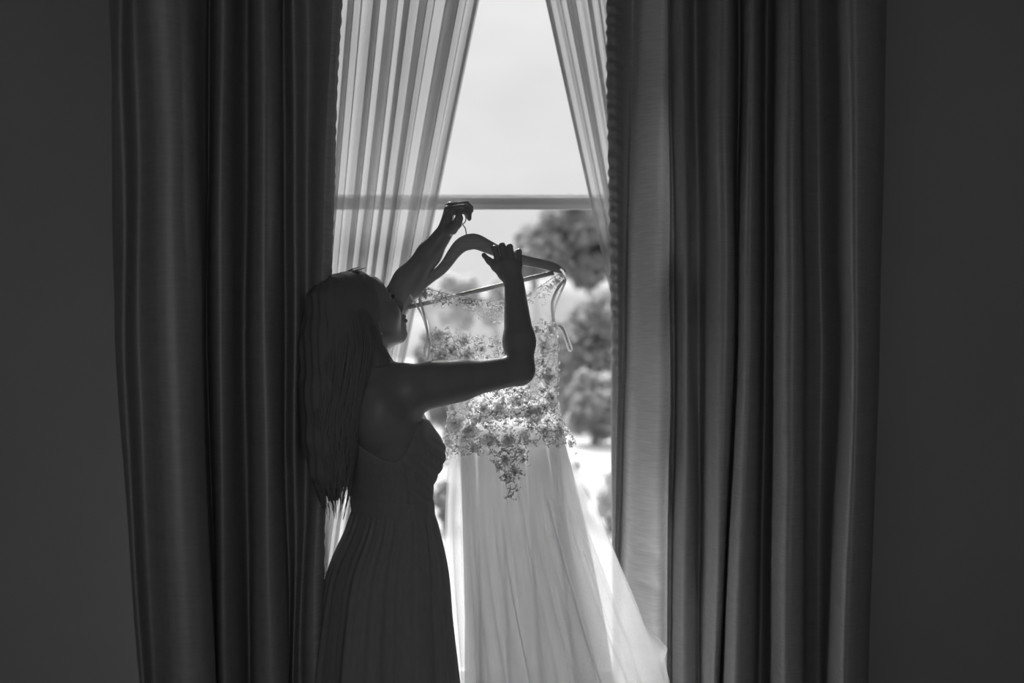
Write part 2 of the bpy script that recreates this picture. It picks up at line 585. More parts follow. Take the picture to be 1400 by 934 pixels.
shrub(812, 850, 635, 11, 'white flowering shrub outside, tucked against the right drape edge', 121, 1200, 0.05, 'leaf_pale', 'flowering_shrub', 1300, 9)
shrub(588, 625, 655, 11, 'small round shrub outside, between the waist of the woman and the gown', 131, 1000, 0.05, 'leaf_pale')

# ------------------------------------------------------------------ curtains
def table_sheet(rows, pys, per=7, nz=260, ztop=2.86, zbot=0.012, tilt=0.0, x0=0.0, side=1, pucker=None, wob=0.004, seed=1):
    """hanging cloth: rows = (px at each height of pys..., Y); returns vertices and faces"""
    k = len(pys)
    rows = np.asarray([tuple(r) + (r[-1],) * (2 * k - len(r)) for r in rows], float)
    YR = [rows[:, k + i].copy() for i in range(k)]
    YM = YR[1].copy()
    for i in range(3, len(YM) - 3):
        if YM[i] >= YM[i - 1] and YM[i] >= YM[i + 1]:
            for q in YR: q[i] += 0.03
    lean = tilt * np.maximum(0, side * ((rows[:, 1] - 700) / F * YM - x0))
    YT = [q - lean for q in YR]
    prof = [catmull(np.stack([(rows[:, i] - 700) / F * YT[i], YT[i]], -1), per) for i in range(k)]          # k arrays (nu,2)
    zk = np.array([ZZ(p, 3.28) for p in pys])
    zs = np.linspace(ztop, zbot, nz)
    nu = len(prof[0])
    order = np.argsort(zk)
    A = np.stack([prof[i] for i in order], 0)                        # (k,nu,2)
    zk = zk[order]
    V = np.zeros((nu, nz, 3))
    for j, z in enumerate(zs):
        zz = np.clip(z, zk[0], zk[-1])
        i = min(max(np.searchsorted(zk, zz) - 1, 0), k - 2)
        t = (zz - zk[i]) / (zk[i + 1] - zk[i])
        t = t * t * (3 - 2 * t) * 0.4 + t * 0.6
        V[:, j, :2] = A[i] * (1 - t) + A[i + 1] * t
        V[:, j, 2] = z
    r = np.random.default_rng(seed)
    u = np.arange(nu)[:, None]
    for q in range(9):
        f1, f2, p1, p2 = r.uniform(0.015, 0.09), r.uniform(1.5, 7), r.uniform(0, 6.28), r.uniform(0, 6.28)
        d = wob / 3 * np.sin(u * f1 * 2 + p1 + zs[None] * f2) * np.sin(zs[None] * f2 * 0.7 + p2)
        V[:, :, 1] += d
        V[:, :, 0] += d * 0.8
    if pucker:
        for (ua, ub, za, zb, amp, wl) in pucker:
            wu = np.exp(-((u / per - (ua + ub) / 2) / max(1e-3, (ub - ua) / 2)) ** 2)
            wz = 1 / (1 + np.exp(-(zs - za) * 14)) * (1 / (1 + np.exp((zs - zb) * 14)))
            ph = zs * 2 * math.pi / wl + 1.2 * np.sin(zs * 23) + 0.8 * np.sin(zs * 57)
            V[:, :, 1] += amp * wu * wz[None] * np.sin(ph[None] + u * 0.25)
            V[:, :, 0] += 0.35 * amp * wu * wz[None] * np.sin(ph[None] * 0.77)
    return V.reshape(-1, 3), grid_faces(nu, nz)


def drape_object(V, Fc, per, r0, r1, label):
    nv = int(Fc[0, 1])
    nu = len(V) // nv
    o = obj('heavy_curtain', V, Fc, M['drape'])
    G = V.reshape(nu, nv, 3)
    arc = np.concatenate([[0], np.cumsum(np.linalg.norm(np.diff(G[:, nv // 2, :2], axis=0), axis=1))])
    uv = np.stack([np.repeat(arc, nv), G[:, :, 2].ravel()], -1)
    me = o.data
    me.materials.append(M['drape_lit'])
    lay = me.uv_layers.new(name='cloth')
    li = np.empty(len(me.loops), dtype=np.int32)
    me.loops.foreach_get('vertex_index', li)
    lay.data.foreach_set('uv', uv[li].astype(np.float32).ravel())
    col = np.repeat(np.arange(nu - 1), nv - 1)
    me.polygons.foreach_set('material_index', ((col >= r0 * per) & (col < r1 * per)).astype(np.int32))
    return tag(o, label, 'curtain')


PYS = (0, 467, 934)
right_rows = [
    (870, 866, 866, 3.485), (850, 850, 850, 3.485), (829, 836, 838, 3.46), (838, 845, 840, 3.43), (853, 851, 842, 3.45), (862, 853, 843, 3.455),
    (866, 855, 843, 3.42, 3.46, 3.47), (877, 863, 852, 3.395, 3.36, 3.35), (894, 883, 875, 3.375, 3.29, 3.27), (908, 907, 903, 3.385, 3.285, 3.265), (915, 921, 915, 3.44),
    (922, 928, 920, 3.39), (930, 937, 932, 3.35), (941, 946, 946, 3.38), (950, 955, 955, 3.43), (963, 966, 960, 3.42),
    (971, 972, 966, 3.33), (985, 984, 973, 3.26), (1001, 1003, 982, 3.29), (1012, 1007, 986, 3.37),
    (1019, 1010, 988, 3.29), (1028, 1022, 1004, 3.23), (1040, 1038, 1028, 3.28), (1048, 1046, 1038, 3.37), (1057, 1056, 1050, 3.36),
    (1062, 1060, 1058, 3.24), (1076, 1076, 1072, 3.17), (1091, 1096, 1095, 3.20), (1097, 1104, 1103, 3.29),
    (1120, 1127, 1120, 3.31), (1141, 1148, 1128, 3.26), (1149, 1157, 1137, 3.14), (1162, 1168, 1150, 3.07), (1186, 1183, 1169, 3.10),
    (1205, 1198, 1183, 3.2), (1212, 1202, 1186, 3.4), (1213, 1203, 1187, 3.56)]
left_rows = [
    (430, 425, 415, 3.44), (450, 436, 425, 3.43), (470, 451, 437, 3.38), (463, 444, 430, 3.34), (445, 432, 420, 3.36), (420, 420, 411, 3.38),
    (400, 404, 403, 3.37), (386, 389, 396, 3.43), (377, 380, 393, 3.32), (362, 364, 376, 3.25), (348, 345, 350, 3.30),
    (340, 335, 342, 3.38), (326, 322, 334, 3.37), (318, 315, 322, 3.28), (308, 303, 312, 3.24), (298, 290, 303, 3.28), (288, 284, 300, 3.35),
    (282, 281, 299, 3.34), (270, 277, 298, 3.30), (254, 273, 297, 3.20), (240, 256, 281, 3.10), (207, 222, 246, 3.12), (185, 190, 215, 3.18),
    (165, 170, 205, 3.16), (152, 159, 203, 3.26), (150, 158, 204, 3.4), (149, 157, 204, 3.56)]
V, Fc = table_sheet(right_rows, PYS, tilt=0.55, x0=0.4, side=1, seed=3, nz=330,
                    pucker=[(1.0, 3.4, 1.35, 2.9, 0.006, 0.035), (7.2, 9.0, 0.5, 0.9, 0.006, 0.11)])
drape_object(V, Fc, 7, 5, 9.5, 'heavy patterned drape at the right of the window, its inner panel coloured paler for daylight')
V, Fc = table_sheet(left_rows, PYS, tilt=0.55, x0=0.45, side=-1, seed=4, nz=330,
                    pucker=[(1.0, 3.2, 0.4, 2.9, 0.003, 0.03)])
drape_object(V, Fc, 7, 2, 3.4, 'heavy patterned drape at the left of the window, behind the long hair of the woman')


def sheer_sheet(bands, top0, top1, outer, inner, Y0, seed, nz=120, ztop=2.86, zbot=0.02):
    """voile with Z-folded pleats: bands are (left, right) px at the top edge where the cloth lies three layers deep"""
    path = [(top0, 0.0)]
    d = 0.012
    for L, R in bands:
        path += [(R, 0.0 - d), (L, d * 0.6), (L + 0.6 * (R - L), d)]
    path += [(top1, 0.0)]
    path = np.asarray(path)
    pts = []
    for i in range(len(path) - 1):
        n = max(3, int(abs(path[i + 1, 0] - path[i, 0]) / 2.0))
        t = np.arange(n) / n
        s = t * t * (3 - 2 * t)
        pts.append(np.stack([path[i, 0] + (path[i + 1, 0] - path[i, 0]) * t, path[i, 1] + (path[i + 1, 1] - path[i, 1]) * s], -1))
    pts.append(path[-1:])
    pts = np.concatenate(pts)
    u = (pts[:, 0] - top0) / (top1 - top0)
    zs = np.linspace(ztop, zbot, nz)
    r = np.random.default_rng(seed)
    V = np.zeros((len(u), nz, 3))
    for j, z in enumerate(zs):
        py = 467 + (CAMZ - z) / Y0 * F
        a, b = outer(py), inner(py)
        uu = u + 0.012 * np.sin(u * 9 + z * 2.1) * u * (1 - u) * 4
        px = a + (b - a) * uu
        yy = Y0 + pts[:, 1] + 0.008 * np.sin(u * 21 + z * 1.3) + 0.004 * np.sin(u * 47 - z * 2.0)
        V[:, j, 0] = (px - 700) / F * Y0
        V[:, j, 1] = yy
        V[:, j, 2] = z
    return V.reshape(-1, 3), grid_faces(len(u), nz)


V, Fc = sheer_sheet([(474, 484), (491, 494), (508, 520), (528, 546), (553, 564), (576, 588), (595, 597.5), (609, 628), (636, 638), (648, 654)], 440, 656,
                    lambda y: 440 - 0.045 * max(0, y), lambda y: 656 - 0.207 * y, 3.51, 5)
o = obj('sheer_curtain', V, Fc, M['sheer'])
tag(o, 'wide pleated sheer voile left of the open view, above the head of the woman', 'curtain')
V, Fc = sheer_sheet([(833, 845), (819, 822), (803, 814), (774, 794), (766, 768), (746, 758)], 862, 745,
                    lambda y: 862 + 0.10 * y, lambda y: 745 + 0.222 * y, 3.51, 6)
o = obj('sheer_curtain', V, Fc, M['sheer'])
tag(o, 'narrow sheer voile swept into the right drape, tapering to a point', 'curtain')

# ------------------------------------------------------------------ the hanger
YG = 2.985                     # depth at which gown and hanger hang


def plank(cl, hw, thick, Yc, n=60):
    """flat bar following a centre line (px, py, half width px, Y offset)"""
    c = catmull(cl, 8)
    pts = c[:, :2]
    T = np.gradient(pts, axis=0); T /= np.linalg.norm(T, axis=1)[:, None]
    N = np.stack([-T[:, 1], T[:, 0]], -1)
    V = []
    prof = [(-1, -0.5), (-0.8, -1), (0.8, -1), (1, -0.5), (1, 0.5), (0.8, 1), (-0.8, 1), (-1, 0.5)]
    for i in range(len(c)):
        for a, b in prof:
            q = pts[i] + N[i] * a * c[i, 2]
            V.append(P(q[0], q[1], Yc + c[i, 3]) + np.array((0, b * thick, 0)))
    n = len(c)
    fc = [(i * 8 + j, i * 8 + (j + 1) % 8, (i + 1) * 8 + (j + 1) % 8, (i + 1) * 8 + j) for i in range(n - 1) for j in range(8)]
    fc += [tuple(range(7, -1, -1)), tuple((n - 1) * 8 + j for j in range(8))]
    return np.array(V), fc


hg = empty('clothes_hanger', P(640, 332, YG), 'wooden clothes hanger with a straight bar, held up by both hands of the woman', 'hanger')
V, fc = plank([(548, 414, 4.5, 0.03), (556, 407, 6, 0.028), (572, 394, 6.5, 0.022), (588, 381, 6.5, 0.016), (601, 371, 7, 0.011), (611, 360, 7.5, 0.006), (620, 347, 8.5, 0.002), (630, 336, 10, 0), (641, 331, 11, 0),
               (652, 331, 10.5, 0), (668, 338, 9, 0.003), (690, 348, 7.5, 0.008), (715, 356, 7, 0.014), (740, 361, 6.5, 0.022), (758, 366, 6, 0.027), (772, 373, 3.2, 0.033)], 0, 0.0068, YG)
obj('hanger_arms', V, fc, M['wood'], hg)
V, fc = plank([(551, 422, 3, 0.028), (600, 410.5, 3, 0.022), (650, 398.5, 3, 0.018), (700, 386.5, 3, 0.02), (757, 373, 3, 0.026)], 0, 0.005, YG)
obj('hanger_bar', V, fc, M['wood'], hg)
hk = MB()
pts = [P(639, 330, YG), P(637.5, 320, YG), P(636, 312, YG)]
for a in np.linspace(-60, 170, 14):
    pts.append(P(628 + 9 * math.cos(math.radians(a)), 299 - 9 * math.sin(math.radians(a)), YG))
hk.tube(catmull(pts, 3), 0.0016, 8)
hk.build('hanger_hook', M['steel'], hg)

# ------------------------------------------------------------------ the wedding gown
YSC = YG / F
gown = empty('wedding_gown', P(690, 560, YG), 'white lace and tulle wedding gown hanging on the wooden hanger', 'gown')
rowL = ([372, 390, 400, 420, 440, 460, 500, 540, 560, 580, 600, 640, 700], [566, 566, 568, 576, 584, 588, 591, 606, 612, 614, 616, 617, 615])
rowR = ([372, 390, 400, 420, 440, 460, 500, 540, 560, 580, 600, 640, 700], [773, 771, 768, 758, 755, 763, 764, 762, 763, 769, 774, 784, 798])
depth_tab = ([372, 400, 440, 500, 560, 620, 700], [0.012, 0.03, 0.05, 0.062, 0.062, 0.07, 0.085])


def gown_pt(t, py, side=-1, off=0.0):
    """point on the bodice: t in -1..1 across, side -1 = towards the room"""
    L, R = np.interp(py, *rowL), np.interp(py, *rowR)
    D = np.interp(py, *depth_tab) + off
    px = (L + R) / 2 + t * ((R - L) / 2 + off * F / YG)
    Y = YG + 0.028 + side * D * np.sqrt(np.clip(1 - np.asarray(t) ** 2, 0, 1))
    return np.stack([(px - 700) / F * YG, Y + 0 * px, CAMZ - (py - 467) / F * YG + 0 * px], -1)


def px_on_gown(px, py, off=0.002):
    L, R = np.interp(py, *rowL), np.interp(py, *rowR)
    t = np.clip((px - (L + R) / 2) / ((R - L) / 2), -0.995, 0.995)
    return gown_pt(t, py, -1, off + 0.02 * min(1.0, max(0.0, (py - 572) / 30.0)))


tt = np.sin(np.linspace(-math.pi / 2, math.pi / 2, 60))
front_top = np.interp(tt, [-1, -0.85, -0.6, -0.3, 0, 0.3, 0.6, 0.8, 0.92, 1], [392, 391, 399, 407, 413, 410, 397, 383, 374, 375])
back_top = np.interp(tt, [-1, -0.9, -0.72, -0.6, -0.3, 0, 0.3, 0.5, 0.62, 0.85, 1], [393, 393, 412, 440, 462, 470, 462, 440, 400, 377, 376])
vv = np.linspace(0, 1, 46)


def panel(top, side, bottom=606):
    V = np.zeros((60, 46, 3))
    for i, t in enumerate(tt):
        py = top[i] + (bottom - top[i]) * vv
        V[i] = gown_pt(t, py, side)
    return V.reshape(-1, 3)


obj('bodice_front', panel(front_top, -1), grid_faces(60, 46), M['net'], gown)
obj('bodice_back', panel(back_top, 1), grid_faces(60, 46), M['net'], gown)

# dark sheer strip across the waist, behind the lace
def band(pyt, pyb, t0, t1, off, n=40, m=8):
    ts = np.linspace(t0, t1, n)
    V = np.zeros((n, m, 3))
    for i, t in enumerate(ts):
        a, b = pyt(t), pyb(t)
        V[i] = gown_pt(t, np.linspace(a, b, m), -1, off)
    return V.reshape(-1, 3), grid_faces(n, m)


V, Fc = band(lambda t: 560 - 11 * t, lambda t: 571 - 13 * t, -0.62, 0.99, -0.004)
obj('waist_strip', V, Fc, M['waist_cloth'], gown)

# skirt lining with deep pleats
def ring_skirt(Lt, Rt, dt, y0, y1, pleats, amp, seed, nu=240, nv=90):
    r = np.random.default_rng(seed)
    ph = r.uniform(0, 6.28, 5)
    pys = np.linspace(y0, y1, nv)
    th = np.linspace(0, 2 * math.pi, nu, endpoint=False)
    fold = (np.abs(np.sin(th * pleats / 2 + 0.9 * np.sin(th * 3 + ph[0]))) ** 0.7 - 0.6) + 0.35 * np.sin(th * 7 + ph[1])
    V = np.zeros((nu, nv, 3))
    for j, py in enumerate(pys):
        L, R, D = smooth_interp(py, *Lt), smooth_interp(py, *Rt), np.interp(py, *dt)
        k = min(1, (py - y0) / 110.0) * (0.7 + 0.5 * (py - y0) / (y1 - y0))
        rr = 1 + amp * k * fold
        px = (L + R) / 2 + (R - L) / 2 * np.cos(th) * (1 + 0.4 * (rr - 1))
        Y = YG + 0.028 + D * np.sin(th) * rr
        V[:, j, 0] = (px - 700) / F * YG
        V[:, j, 1] = Y
        V[:, j, 2] = CAMZ - (py - 467) / F * YG
    return V.reshape(-1, 3), grid_faces(nu, nv, True)


LY = [580, 640, 720, 800, 934, 1160]
V, Fc = ring_skirt((LY, [620, 628, 634, 637, 642, 640]), (LY, [764, 768, 776, 790, 822, 870]), ([580, 640, 934, 1160], [0.055, 0.085, 0.16, 0.22]), 582, 1160, 15, 0.13, 5)
obj('skirt_lining', V, Fc, M['lining'], gown)


for (a0, a1, b0, b1) in ((628, 646.5, 636, 660), (653, 679, 654, 696), (685, 711, 690, 737), (717.5, 741, 730, 780), (745, 765, 774, 826)):  # added sheets that darken the skirt; gaps between them imitate bright fold lines
    nu, nv = 16, 60
    V = np.zeros((nu, nv, 3))
    for j, py in enumerate(np.linspace(588, 1150, nv)):
        t = min(1.0, ((py - 588) / 260.0)) ** 0.8
        e = max(0.0, (py - 848) / 300.0)
        w0, w1 = a0 + (b0 - a0) * t, a1 + (b1 - a1) * t
        c0 = 640 + (w0 - 640) * (1 + 0.25 * e); c1 = 640 + (w1 - 640) * (1 + 0.25 * e)
        uu = np.linspace(0, 1, nu)
        D = np.interp(py, [580, 640, 934, 1160], [0.03, 0.055, 0.12, 0.17])
        V[:, j, 0] = (c0 + (c1 - c0) * uu - 700) / F * YG
        V[:, j, 1] = YG + 0.028 - D * 0.5 - 0.018 * np.sin(math.pi * uu)
        V[:, j, 2] = CAMZ - (py - 467) / F * YG
    obj('skirt_shade_sheet', V.reshape(-1, 3), grid_faces(nu, nv), M['panel'], gown)


def tulle(Lt, Rt, y0, y1, base, bulge, n, amp, seed, corner=0, nu=220, nv=110):
    r = np.random.default_rng(seed)
    pys = np.linspace(y0, y1, nv)
    u = np.linspace(0, 1, nu)
    V = np.zeros((nu, nv, 3))
    ph = r.uniform(0, 6.28, 6)
    for j, py in enumerate(pys):
        L, R = smooth_interp(py, *Lt), smooth_interp(py, *Rt)
        k = min(1, (py - y0) / 160.0)
        w = u + 0.016 * k * np.sin(u * 6.28 * n + ph[0]) + 0.008 * k * np.sin(u * 6.28 * n * 1.7 + ph[1] + py * 0.004)
        px = L + (R - L) * w + corner * np.interp(py, [625, 662, 700, 855, 889, 905, 934, 1000], [0, 9, 0, 0, 20, 10, 6, 0]) * np.clip(u, 0, 1) ** 14
        grow = (py - y0) / (y1 - y0)
        Y = YG + base - bulge * (0.32 + grow) * np.sin(math.pi * np.clip(u, 0, 1)) + amp * k * (np.sin(u * 6.28 * n + 2 * np.sin(u * 9 + ph[2]) + py * 0.002) + 0.25 * np.sin(u * 6.28 * n * 2.3 + ph[3] - py * 0.001))
        V[:, j, 0] = (px - 700) / F * YG
        V[:, j, 1] = Y
        V[:, j, 2] = CAMZ - (py - 467) / F * YG
    return V.reshape(-1, 3), grid_faces(nu, nv)


TL = ([585, 640, 720, 800, 934, 1215], [615, 611, 607, 609, 617, 600])
TR1 = ([585, 640, 680, 740, 800, 860, 934, 1215], [770, 786, 810, 836, 861, 886, 913, 1010])
TR2 = ([585, 640, 740, 860, 934, 1215], [769, 778, 802, 846, 880, 950])
V, Fc = tulle(TL, TR1, 585, 1213, 0.014, 0.13, 6, 0.010, 1, 1)
obj('tulle_layer', V, Fc, M['tulle'], gown)
V, Fc = tulle(([585, 640, 720, 800, 934, 1215], [617, 613, 611, 614, 622, 610]), TR2, 587, 1205, 0.022, 0.12, 8, 0.008, 2)
obj('tulle_layer', V, Fc, M['tulle'], gown)
V, Fc = tulle(([585, 640, 720, 800, 934, 1215], [618, 614, 610, 610, 618, 600]), ([585, 640, 700, 740, 860, 934, 1215], [769, 782, 812, 830, 880, 905, 990]), 585, 1210, 0.06, -0.12, 5, 0.012, 3)
obj('tulle_layer', V, Fc, M['tulle'], gown)

# lace: flowers one by one
def flower_mesh():
    V, fc = [], []
    def ring(n, r0, r1, z0, z1, tw):
        for k in range(n):
            a = 2 * math.pi * k / n + tw
            w = math.pi / n * 1.15
            b = len(V)
            V.append((r0 * math.cos(a), r0 * math.sin(a), z0))
            V.append((r1 * 0.72 * math.cos(a - w), r1 * 0.72 * math.sin(a - w), (z0 + z1) / 2 + 0.03))
            V.append((r1 * math.cos(a - w * 0.4), r1 * math.sin(a - w * 0.4), z1))
            V.append((r1 * math.cos(a + w * 0.4), r1 * math.sin(a + w * 0.4), z1))
            V.append((r1 * 0.72 * math.cos(a + w), r1 * 0.72 * math.sin(a + w), (z0 + z1) / 2 - 0.03))
            V.append((r1 * 0.6 * math.cos(a), r1 * 0.6 * math.sin(a), (z0 + z1) / 2 - 0.08))
            fc.extend([(b, b + 1, b + 5), (b + 1, b + 2, b + 5), (b + 2, b + 3, b + 5), (b + 3, b + 4, b + 5), (b + 4, b, b + 5)])
    ring(6, 0.12, 1.0, 0.05, 0.22, 0.0)
    ring(5, 0.08, 0.62, 0.14, 0.38, 0.5)
    ring(3, 0.02, 0.30, 0.24, 0.46, 0.2)
    return mesh_data('lace_flower', np.array(V), fc, M['petal'], False)


fm = flower_mesh()
flowers = [(741, 472, 11), (746, 516, 14), (629, 580, 14), (648, 588, 12), (684, 556, 11), (729, 567, 15), (663, 558, 9), (695, 600, 11),
           (606, 487, 11), (641, 484, 10), (636, 466, 8), (602, 459, 9), (750, 545, 11), (704, 548, 9), (625, 606, 8), (672, 598, 9),
           (757, 590, 9), (714, 592, 9), (622, 557, 8), (620, 480, 8), (660, 478, 7), (733, 452, 7), (752, 450, 7), (692, 626, 8), (703, 640, 6),
           (740, 590, 8), (760, 385, 6), (752, 392, 5), (684, 425, 5), (582, 402, 5), (655, 610, 7), (768, 606, 6)]
rf = random.Random(3)
for (px, py, r) in flowers:
    c = px_on_gown(px, py, 0.003)
    e = px_on_gown(px + 1.5, py, 0.003)
    tx = Vector(e - c).normalized()
    up = Vector(px_on_gown(px, py - 1.5, 0.003) - c).normalized()
    nn = up.cross(tx)
    if nn.y > 0: nn = -nn
    o = link('lace_flower', fm, gown)
    o.rotation_euler = nn.to_track_quat('Z', 'Y').to_euler()
    o.rotation_euler.rotate_axis('Z', rf.uniform(0, 6.28))
    s = r * YSC
    o.scale = (s, s * rf.uniform(0.85, 1.0), s * 0.55)
    o.location = Vector(c) - gown.location

# lace: scrolling cords and small leaves
poly = np.array([(588, 466), (598, 450), (612, 449), (622, 458), (640, 455), (660, 463), (682, 458), (705, 452), (722, 444), (737, 438), (756, 445), (763, 500), (762, 550), (770, 585),
                 (779, 622), (786, 648), (776, 622), (765, 606), (752, 610), (735, 600), (718, 604), (714, 640), (704, 664), (698, 682), (690, 655), (682, 630), (678, 614), (655, 615),
                 (632, 618), (619, 634), (614, 600), (612, 560), (600, 525), (591, 500)], float)


def inside(p):
    x, y = p
    c = False
    n = len(poly)
    for i in range(n):
        x1, y1 = poly[i]; x2, y2 = poly[(i + 1) % n]
        if (y1 > y) != (y2 > y) and x < (x2 - x1) * (y - y1) / (y2 - y1) + x1: c = not c
    return c


def nyl(x):      # the neckline
    return np.interp(x, [566, 590, 620, 680, 720, 745, 760, 772], [392, 396, 404, 414, 404, 387, 376, 374])


rl = random.Random(12)
vine, leaves = MB(), MB()


def curl(px, py, ang, length, k0, k1, rad):
    pts = []
    n = 11
    x, y, a = px, py, ang
    for i in range(n):
        pts.append((x, y))
        a += (k0 + (k1 - k0) * i / n)
        x += math.cos(a) * length / n
        y += math.sin(a) * length / n
    W = np.array([px_on_gown(x, y, 0.003 + 0.001 * math.sin(i)) for i, (x, y) in enumerate(pts)])
    vine.tube(W, np.linspace(rad, rad * 0.55, n), 4, False)
    return pts


def leaf(px, py, ang, ln):
    d = np.array((math.cos(ang), math.sin(ang))); nrm = np.array((-d[1], d[0]))
    p = np.array((px, py))
    q = [p, p + d * ln * 0.5 + nrm * ln * 0.26, p + d * ln, p + d * ln * 0.5 - nrm * ln * 0.26, p + d * ln * 0.5]
    W = [px_on_gown(a[0], a[1], o_) for a, o_ in zip(q, (0.003, 0.006, 0.004, 0.006, 0.0025))]
    leaves.add(W, [(0, 1, 4), (1, 2, 4), (2, 3, 4), (3, 0, 4)])


placed = 0
while placed < 1900:
    p = (rl.uniform(586, 788), rl.uniform(436, 684))
    if not inside(p): continue
    placed += 1
    a = rl.uniform(0, 6.28); s = rl.choice((-1, 1))
    pts = curl(p[0], p[1], a, rl.uniform(7, 17), s * 0.05, s * rl.uniform(0.5, 1.0), rl.uniform(0.00045, 0.0008))
    for i in (2, 4, 6):
        if rl.random() < 0.55: leaf(pts[i][0], pts[i][1], rl.uniform(0, 6.28), rl.uniform(3, 6))
# scalloped neckline lace
for i in range(260):
    x = rl.uniform(570, 770)
    y = nyl(x) + abs(rl.gauss(0, 1)) * (7 + 5 * (x > 730) + 9 * math.exp(-((x - 685) / 22) ** 2)) + 1
    a = rl.uniform(0, 6.28); s = rl.choice((-1, 1))
    curl(x, y, a, rl.uniform(7, 15), s * 0.05, s * rl.uniform(0.5, 1.0), rl.uniform(0.0005, 0.0009))
    leaf(x, y, rl.uniform(0, 6.28), rl.uniform(3, 6))
v = vine.build('lace_cord', M['lace'], gown); v['kind'] = 'stuff'
v = leaves.build('lace_leaf', M['lace'], gown, False); v['kind'] = 'stuff'
edge = MB()
xx = np.linspace(568, 771, 70)
edge.tube(np.array([px_on_gown(x, nyl(x), 0.001) for x in xx]), 0.0011, 6)
edge.build('neckline_edging', M['lace'], gown)


def strip(pts, w, tw=0.0, Yo=0.0):
    c = catmull(np.array([(a, b, y) for a, b, y in pts], float), 6)
    T = np.gradient(c[:, :2], axis=0); T /= np.linalg.norm(T, axis=1)[:, None] + 1e-9
    N = np.stack([-T[:, 1], T[:, 0]], -1)
    n = len(c)
    V = np.zeros((n, 3, 3))
    for i in range(n):
        for j, s in enumerate((-1, 0, 1)):
            q = c[i, :2] + N[i] * s * w
            V[i, j] = P(q[0], q[1], YG + c[i, 2] + tw * s - (0.0015 if s == 0 else 0))
    return V.reshape(-1, 3), grid_faces(n, 3)


for pts, w in (([(573, 408, 0.0), (578, 424, -0.002), (582, 440, 0.0), (585, 462, 0.0), (581, 476, -0.004), (581, 489, -0.004), (585, 490, 0.0), (587, 474, 0.003), (586, 462, 0.004)], 1.6),
               ([(772, 383, 0.0), (763, 394, -0.006), (756, 410, -0.008), (755, 422, -0.006), (757, 440, 0.0)], 2.0),
               ([(763, 445, 0.0), (768, 448, -0.003), (772, 458, -0.004), (778, 477, -0.004), (780.5, 476, 0.002), (774, 458, 0.004), (769, 447, 0.004), (763, 443, 0.003)], 2.4)):
    V, Fc = strip(pts, w, 0.002)
    obj('hanger_loop', V, Fc, M['ribbon'], gown)
for pts in ([(766, 368, -0.012), (770, 372, -0.014), (773, 384, -0.004), (767, 400, 0.0), (760, 420, 0.006), (756, 442, 0.01)],
            [(560, 402, 0.0), (566, 412, -0.01), (574, 425, 0.0), (581, 442, 0.005), (588, 466, 0.01)]):
    V, Fc = strip(pts, 1.4, 0.002)
    obj('armhole_edging', V, Fc, M['lace'], gown)

# ------------------------------------------------------------------ the woman: one continuous implicit surface
fa = math.radians(45)
f3 = np.array((math.cos(fa), math.sin(fa), 0.0))       # where her chest faces
l3 = np.array((-math.sin(fa), math.cos(fa), 0.0))      # her left


